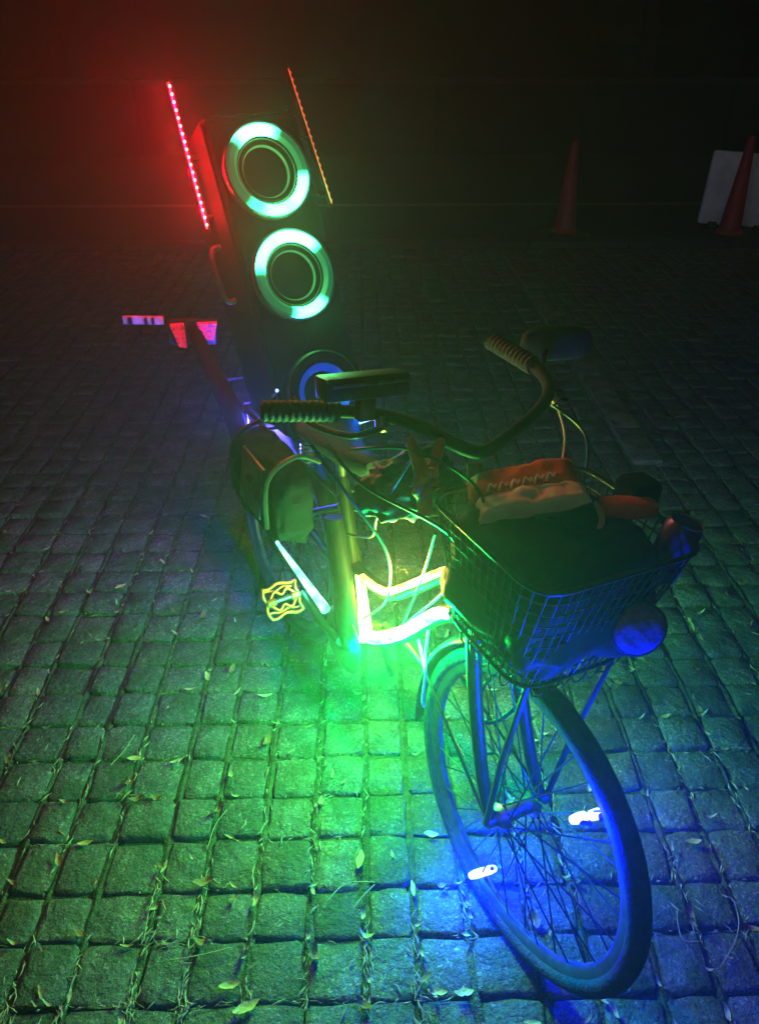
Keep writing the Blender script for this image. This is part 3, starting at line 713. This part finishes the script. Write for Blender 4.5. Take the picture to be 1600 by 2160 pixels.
# dim front grille dots of the cabinet edge, carrying handle, LED strips on both sides
M['led_red'] = glow('led_red', (1.0, .62, .62), 3)
M['led_red_dim'] = glow('led_red_dim', (1.0, .01, .015), 2.5)
for side, n_led in ((-1, 19), (1, 19)):
    st = empty('side_strip', (0, 0, 0)); st.parent = spk
    z0, z1 = (.143, .444) if side < 0 else (.138, .446)
    x0, x1 = (-.093, -.080) if side < 0 else (.000, -.046)
    y = side * .134
    a_ = Vector((x0, y, z0)); b_ = Vector((x1, y, z1))
    MB().tube([a_ - (b_ - a_) * .02, b_ + (b_ - a_) * .02], .006, 6).build('channel', 'channel', st)
    for k in range(n_led):
        p = a_.lerp(b_, (k + .5) / n_led) + Vector((.0045 if side < 0 else .003, side * .004, 0))
        MB().blob(p, (.0036, .0036, .0038), 6, 4).build('led', 'led_red' if side < 0 else 'led_red_dim', st)
    for k in (.08, .5): MB().tube([a_.lerp(b_, k), Vector((a_.lerp(b_, k).x, side * (W2 - .004), a_.lerp(b_, k).z))], .005, 8).build('bracket', 'channel', st)
    if side < 0:
        for k in range(4): lamp(st, a_.lerp(b_, (k + .5) / 4) + Vector((.018, -.020, 0)), RED, P['red'], .012)
    if side > 0:
        MB().tube([a_ + Vector((.006, .002, 0)), b_ + Vector((.006, .002, 0))], .0011, 6).build('diffuser', glow('diffuser_red', (1, .01, .02), 1.2), st)
    else:
        MB().tube([a_ + Vector((.0025, -.0045, 0)), b_ + Vector((.0025, -.0045, 0))], .0026, 6).build('diffuser', glow('diffuser_red', (1, .004, .012), .8), st)
    MB().tube(smooth_path([(-.10, side * (W2 - .004), -.02), (-.10, side * (W2 + .024), -.01), (-.10, side * (W2 + .024), .09), (-.10, side * (W2 - .004), .10)], 5), .007, 8).build('carry_handle', 'black_metal', spk)
bl = MB().blob((.03, -.131, -.238), (.004, .004, .004), 10, 8).build('blue_led', glow('blue_led', (.2, .25, 1), 4), spk)
MB().tube([(-.012, -.128, -.25), (.028, -.131, -.240)], .003, 8).build('led_stalk', 'black_plastic', spk)
M['blue_fill'] = glow('blue_fill', (.1, .3, 1.0), 4)
MB().tube([(.055, -.10, -.358), (.055, .10, -.358)], .004, 5).build('added_blue_bar', 'blue_fill', spk)  # bar added as a source for the blue fill, no speaker part
for s in (-1, 1): MB().tube([(-.014, s * .09, -.352), (.055, s * .09, -.358)], .003, 6).build('fill_bracket', 'black_plastic', spk)
# ================================================================ things in the basket
def steer_obj(o): return o
def place(mb, name, m, smooth=True):      # mesh in steered bike coordinates, written out to the world
    mb.v = [tuple(BM @ fw(v)) for v in mb.v]; return mb.build(name, m, None, smooth)
bagm = MB().blob((-.080, .030, .758), (.128, .136, .106), 64, 36, .45, .020, 13, None, 3)
o = place(bagm, 'black_bag', 'bag_film'); tag(o, 'smooth black plastic bag filling the wire basket', 'bag')

pk = empty('snack_packet', (0, 0, 0)); 
pk.matrix_world = BM @ STM @ Matrix.Translation((-.150, .012, .872 - RW)) @ Euler((R(8), R(-16), R(64))).to_matrix().to_4x4()
tag(pk, 'crumpled orange and white packet lying on top of the basket load', 'packet')
def pillow(x0, x1, y0, y1, th, sd):
    V = []; Fs = []; nx, ny = 18, 12
    for s in (1, -1):
        for j in range(ny + 1):
            for i in range(nx + 1):
                u, v = i / nx, j / ny; x = x0 + (x1 - x0) * u; y = y0 + (y1 - y0) * v
                e = (max(0, 1 - abs(2 * u - 1) ** 4) * max(0, 1 - abs(2 * v - 1) ** 4)) ** .5
                z = s * th * e + .006 * noise.noise(Vector((x * 30, y * 30, sd))) + .004 * noise.noise(Vector((x * 70, y * 70, sd + 4)))
                V.append((x, y, z))
    k = (nx + 1) * (ny + 1)
    for q in (0, k):
        for j in range(ny):
            for i in range(nx): Fs.append((q + j * (nx + 1) + i, q + j * (nx + 1) + i + 1, q + (j + 1) * (nx + 1) + i + 1, q + (j + 1) * (nx + 1) + i))
    return MB().add(V, Fs)
pillow(-.085, .085, -.005, .055, .020, 1).build('orange_half', 'packet_orange', pk)
pillow(-.080, .088, -.058, -.001, .020, 2).build('white_half', 'packet_white', pk)
for k in range(6): MB().tube(smooth_path([(-.058 + k * .018, -.008, .020), (-.050 + k * .018, .006, .0235), (-.046 + k * .018, -.004, .022), (-.042 + k * .018, .004, .023)], 3), .0022, 5).build('letter_mark', 'packet_white', pk)
o = place(MB().tube(smooth_path([(-.085, .095, .872), (-.055, .085, .862), (-.045, .07, .84)], 5), [.003, .004, .0045, .005, .005, .005, .005, .005, .0045, .004, .003], 6), 'white_strap', 'cloth_white'); tag(o, 'short pale cloth strap hanging over the bag below the packet', 'strap')
o = place(MB().blob((-.055, .135, .872), (.018, .045, .014), 20, 12, .6, .003, 40, Matrix.Rotation(R(-25), 3, 'Z')), 'orange_wrapper', 'packet_orange'); tag(o, 'small orange wrapper beside the big packet in the basket', 'wrapper')
can = empty('drink_can'); can.matrix_world = BM @ STM @ Matrix.Translation((.018, .150, .79 - RW)) @ Euler((R(-8), R(6), 0)).to_matrix().to_4x4()
tag(can, 'purple drink can tucked upright at the corner of the basket', 'can')
MB().lathe([(.0, .0), (.024, .0), (.027, .005), (.027, .09), (.023, .098)], lambda a, b, h: (a, b, h), 28).build('body', 'can_purple', can)
MB().lathe([(.023, .098), (.0235, .1005), (.021, .098), (.0, .097)], lambda a, b, h: (a, b, h), 28).build('lid', 'steel', can)
o = place(MB().blob((-.08, .175, .872), (.028, .03, .03), 20, 12, .45, .002, 30), 'black_pouch', 'nylon'); tag(o, 'small black square pouch at the rear corner of the basket', 'pouch')
# round bluish reflector on the front face
lid = empty('round_reflector'); lid.matrix_world = BM @ STM @ Matrix.Translation((.062, .088, .738 - RW)) @ Euler((R(4), R(-16), R(-22))).to_matrix().to_4x4()
tag(lid, 'round speckled blue reflector disc on the front of the basket', 'reflector')
MB().lathe([(0, .010), (.026, .009), (.036, .006), (.040, .0), (.040, -.006), (.0, -.006)], lambda a, b, h: (h, a, b), 40).build('lens', 'blue_lid', lid)
MB().lathe([(.040, .002), (.043, .001), (.043, -.007), (.040, -.007)], lambda a, b, h: (h, a, b), 40).build('bezel', 'black_plastic', lid)
for a in range(3): MB().tube([(-.006, .02 * math.cos(a * 2.1), .02 * math.sin(a * 2.1)), (-.02, .02 * math.cos(a * 2.1), .02 * math.sin(a * 2.1))], .002, 6).build('clip', 'black_plastic', lid)

# hand-shaped ornament at the stem, two fingers raised
def hand():
    me = bpy.data.meshes.new('hand_ornament')
    V = [(0, 0, 0), (0, 0, .018), (0, .0, .034), (0, .012, .050), (0, .020, .072), (0, .026, .092), (0, -.010, .051), (0, -.019, .074), (0, -.028, .098),
         (.004, .004, .046), (.016, .004, .052), (.020, .003, .040), (.006, -.004, .046), (.018, -.005, .051), (.020, -.006, .040),
         (.006, -.016, .022), (.014, -.020, .034), (.020, -.008, .044), (0, .001, -.016)]
    E = [(0, 1), (1, 2), (2, 3), (3, 4), (4, 5), (2, 6), (6, 7), (7, 8), (2, 9), (9, 10), (10, 11), (2, 12), (12, 13), (13, 14), (1, 15), (15, 16), (16, 17), (0, 18)]
    rad = [.012, .018, .0185, .0095, .0088, .007, .0095, .0088, .007, .008, .0075, .0065, .0075, .007, .006, .008, .007, .0055, .013]
    me.from_pydata(V, E, [])
    o = bpy.data.objects.new('hand_ornament', me); COL.objects.link(o)
    sk = o.modifiers.new('skin', 'SKIN'); sk.use_smooth_shade = True
    for i, r in enumerate(rad): me.skin_vertices[0].data[i].radius = (r * .8, r)
    me.skin_vertices[0].data[0].use_root = True
    sb = o.modifiers.new('sub', 'SUBSURF'); sb.levels = 2; sb.render_levels = 2
    me.materials.append(M['hand_rubber']); return o
hd = hand(); hd.matrix_world = BM @ Matrix.Translation((.772, -.128, .842)) @ Euler((R(-6), R(-16), R(2))).to_matrix().to_4x4() @ Matrix.Scale(1.12, 4)
tag(hd, 'small reddish hand ornament with two fingers raised in a V below the handlebar', 'ornament')

# ================================================================ litter on the paving
def leaf_mesh(L, Wd, curl, seed, m):
    V = []; Fs = []; n = 6; rd = random.Random(seed)
    for i in range(n + 1):
        t = i / n; w = Wd * math.sin(math.pi * min(1, t * .92 + .04)) ** .8; x = L * (t - .5)
        z = curl * (t - .5) ** 2 * 4 * L * .3; b = rd.uniform(-.1, .1) * Wd
        V += [(x, b - w / 2, z + w * .25), (x, b, z), (x, b + w / 2, z + w * .25)]
    for i in range(n): a = i * 3; Fs += [(a, a + 1, a + 4, a + 3), (a + 1, a + 2, a + 5, a + 4)]
    me = bpy.data.meshes.new('fallen_leaf'); me.from_pydata(V, [], Fs)
    for p in me.polygons: p.use_smooth = True
    me.materials.append(M[m]); return me
leafs = {'leaf_dry': [leaf_mesh(.030, .0085, .6 + .5 * k, k, 'leaf_dry') for k in range(4)], 'leaf_yellow': [leaf_mesh(.032, .012, .4, 20 + k, 'leaf_yellow') for k in range(3)], 'leaf_brown': [leaf_mesh(.034, .015, 1.0 + .5 * k, 40 + k, 'leaf_brown') for k in range(3)]}
def ground_at(px, py):
    c, s = math.cos(PITCH), math.sin(PITCH); a = (px - 800) / FPX; b = -(py - 1080) / FPX
    d = Vector((a, c + b * s, -s + b * c)); d = Matrix.Rotation(-YAW, 3, 'Z') @ d
    return Vector((0, 0, H)) + d * (-H / d.z)
rnd = random.Random(11)
named = [(760, 1818, 80, 'leaf_yellow', 1.3, 'single yellow leaf lying flat on a sett beside the wheel shadow'), (485, 2082, 10, 'leaf_yellow', 1.2, 'plump yellow leaf alone on a sett near the front'), (520, 2130, 25, 'leaf_yellow', 1.5, 'broad curled yellow leaf lying over a joint at the front edge'),
         (565, 1568, 70, 'leaf_brown', 1.1, 'small reddish brown leaf curled on the green-lit setts'), (430, 1865, 15, 'leaf_brown', 1.2, 'curled brown leaf lying across a row joint on the left'), (1460, 1780, 0, 'leaf_yellow', 1.1, 'pale yellow leaf lying on the blue-lit setts right of the wheel'), (560, 1472, 8, 'leaf_dry', 1.3, 'slim pale leaf on the bright green setts below the pedal')]
for px, py, rz, kind, s, lab in named:
    p = ground_at(px, py); o = bpy.data.objects.new('fallen_leaf', leafs[kind][0]); COL.objects.link(o); o.location = (p.x, p.y, .006); o.rotation_euler = (rnd.uniform(-.15, .15), rnd.uniform(-.1, .1), R(rz)); o.scale = (s, s, s)
    tag(o, lab, 'leaf', 'fallen leaves on the setts')
txt = {'leaf_dry': 'slim dry straw-coloured leaf lying among others on the setts', 'leaf_yellow': 'small yellowed leaf lying among others on the setts', 'leaf_brown': 'small brown shrivelled leaf lying among others on the setts'}
for k in range(190):
    px = rnd.uniform(-30, 1630); py = 2190 - 1100 * rnd.random() ** 1.15
    p = ground_at(px, py)
    if rnd.random() < .7:      # most have gathered along the joints
        if rnd.random() < .6: i = round((p.x + .012) / PIT); p.x = -.012 + i * PIT + col_jit[max(-90, min(90, i))] + rnd.gauss(0, .006); rz = 90 + rnd.gauss(0, 25)
        else: j = round((p.y - .63) / PIT); p.y = .63 + j * PIT + rnd.gauss(0, .005); rz = rnd.gauss(0, 18)
    else: rz = rnd.uniform(0, 180)
    kind = rnd.choices(['leaf_dry', 'leaf_yellow', 'leaf_brown'], [.6, .2, .2])[0]
    o = bpy.data.objects.new('fallen_leaf', rnd.choice(leafs[kind])); COL.objects.link(o); s = rnd.uniform(.6, 1.15)
    o.location = (p.x, p.y, .005); o.rotation_euler = (rnd.uniform(-.3, .3), rnd.uniform(-.12, .12), R(rz)); o.scale = (s, s * rnd.uniform(.7, 1.2), s)
    where = 'right of the front wheel' if px > 1330 else 'seen through and beside the front wheel' if px > 860 else 'in the green glow below the frame' if px > 480 and py < 1800 else 'in front at the left' if py > 1800 else 'in the gloom left of the pedal'
    tag(o, txt[kind].replace('lying among others on the setts', 'among others on the setts ' + where), 'leaf', 'fallen leaves on the setts')
twigs = [[(480, 1712), (455, 1745), (440, 1790)], [(330, 1880), (315, 1930), (305, 1990)], [(790, 1865), (730, 1868), (690, 1905)], [(1545, 1905), (1555, 1950), (1545, 1995), (1515, 2045)], [(360, 2030), (420, 2020), (490, 2003)], [(285, 1555), (262, 1590), (235, 1618)], [(1425, 1925), (1428, 1960), (1440, 1988), (1475, 1990)], [(790, 1870), (765, 1895), (745, 1920)]]
wh = ['forked', 'long', 'bent', 'curved', 'straight', 'short', 'hooked', 'thin']
wr_ = ['pale grass stalk bent over the setts left of the wheel', 'long pale grass stalk lying along the left setts', 'bent pale stalk lying across the joint beside the wheel shadow', 'curved pale stalk on the blue-lit setts at the right edge', 'nearly straight stalk lying across the front setts', 'short stalk on the setts at the far left', 'hooked stalk lying right of the front tyre', 'thin stalk crossing a joint below the green glow']
for tw, lab in zip(twigs, wr_):
    pts = [ground_at(*q) + Vector((0, 0, .008)) for q in tw]; c = pts[0].copy()
    o = MB().tube([p - c for p in smooth_path(pts, 6)], .0011, 5).build('grass_stalk', 'straw'); o.location = c
    tag(o, lab, 'stalk', 'grass stalks on the setts')
# countless crumbs of straw, twig and bud scale in the joints
lt = MB(); rnd = random.Random(21)
for k in range(5200):
    px = rnd.uniform(-60, 1660); py = 2200 - 1400 * rnd.random() ** 1.25; p = ground_at(px, py)
    if p.y > 5: continue
    q = rnd.random()
    if q < .62: i = round((p.x + .012) / PIT); p.x = -.012 + i * PIT + col_jit[max(-90, min(90, i))] + rnd.gauss(0, .0055); a = math.pi / 2 + rnd.gauss(0, .45); z = -.004
    elif q < .85: j = round((p.y - .63) / PIT); p.y = .63 + j * PIT + rnd.gauss(0, .004); a = rnd.gauss(0, .4); z = -.006
    else: a = rnd.uniform(0, math.pi); z = .004
    if noise.noise(Vector((p.x * 4, p.y * 4, 1))) < rnd.uniform(-.25, .45): continue
    L = rnd.uniform(.007, .034); w = rnd.uniform(.0007, .0028)
    d = Vector((math.cos(a), math.sin(a), rnd.uniform(-.12, .12))); s_ = Vector((-d.y, d.x, 0)); c = Vector((p.x, p.y, z + rnd.uniform(0, .006)))
    bnd = s_ * rnd.uniform(-.25, .25) * L
    V = [c - d * L / 2, c + bnd * .6 + s_ * w, c + d * L / 2, c + bnd * .6 - s_ * w, c + bnd * .6 + Vector((0, 0, w))]
    lt.add(V, [(0, 1, 4), (1, 2, 4), (2, 3, 4), (3, 0, 4)])
o = lt.build('leaf_litter', 'straw', None, False); tag(o, 'crumbs of straw and bud scales caught in the joints', kind='stuff')

# ================================================================ haze volume added to stand in for lens bloom
hz = bpy.data.materials.new('bloom_haze'); hz.use_nodes = True
n, l = nodes_of(hz); n.remove(n['Principled BSDF'])
pv = n.new('ShaderNodeVolumePrincipled'); pv.inputs['Color'].default_value = (.9, .92, .95, 1); pv.inputs['Density'].default_value = 0.023; pv.inputs['Anisotropy'].default_value = 0.72
l.new(pv.outputs['Volume'], n['Material Output'].inputs['Volume'])
M['bloom_haze'] = hz
hb_ = MB().box((0, 24, 2.775), (130, 140, 7.65)); o = hb_.build('haze', 'bloom_haze', None, False); tag(o, 'thin haze added to stand in for lens bloom round the lights', kind='stuff')
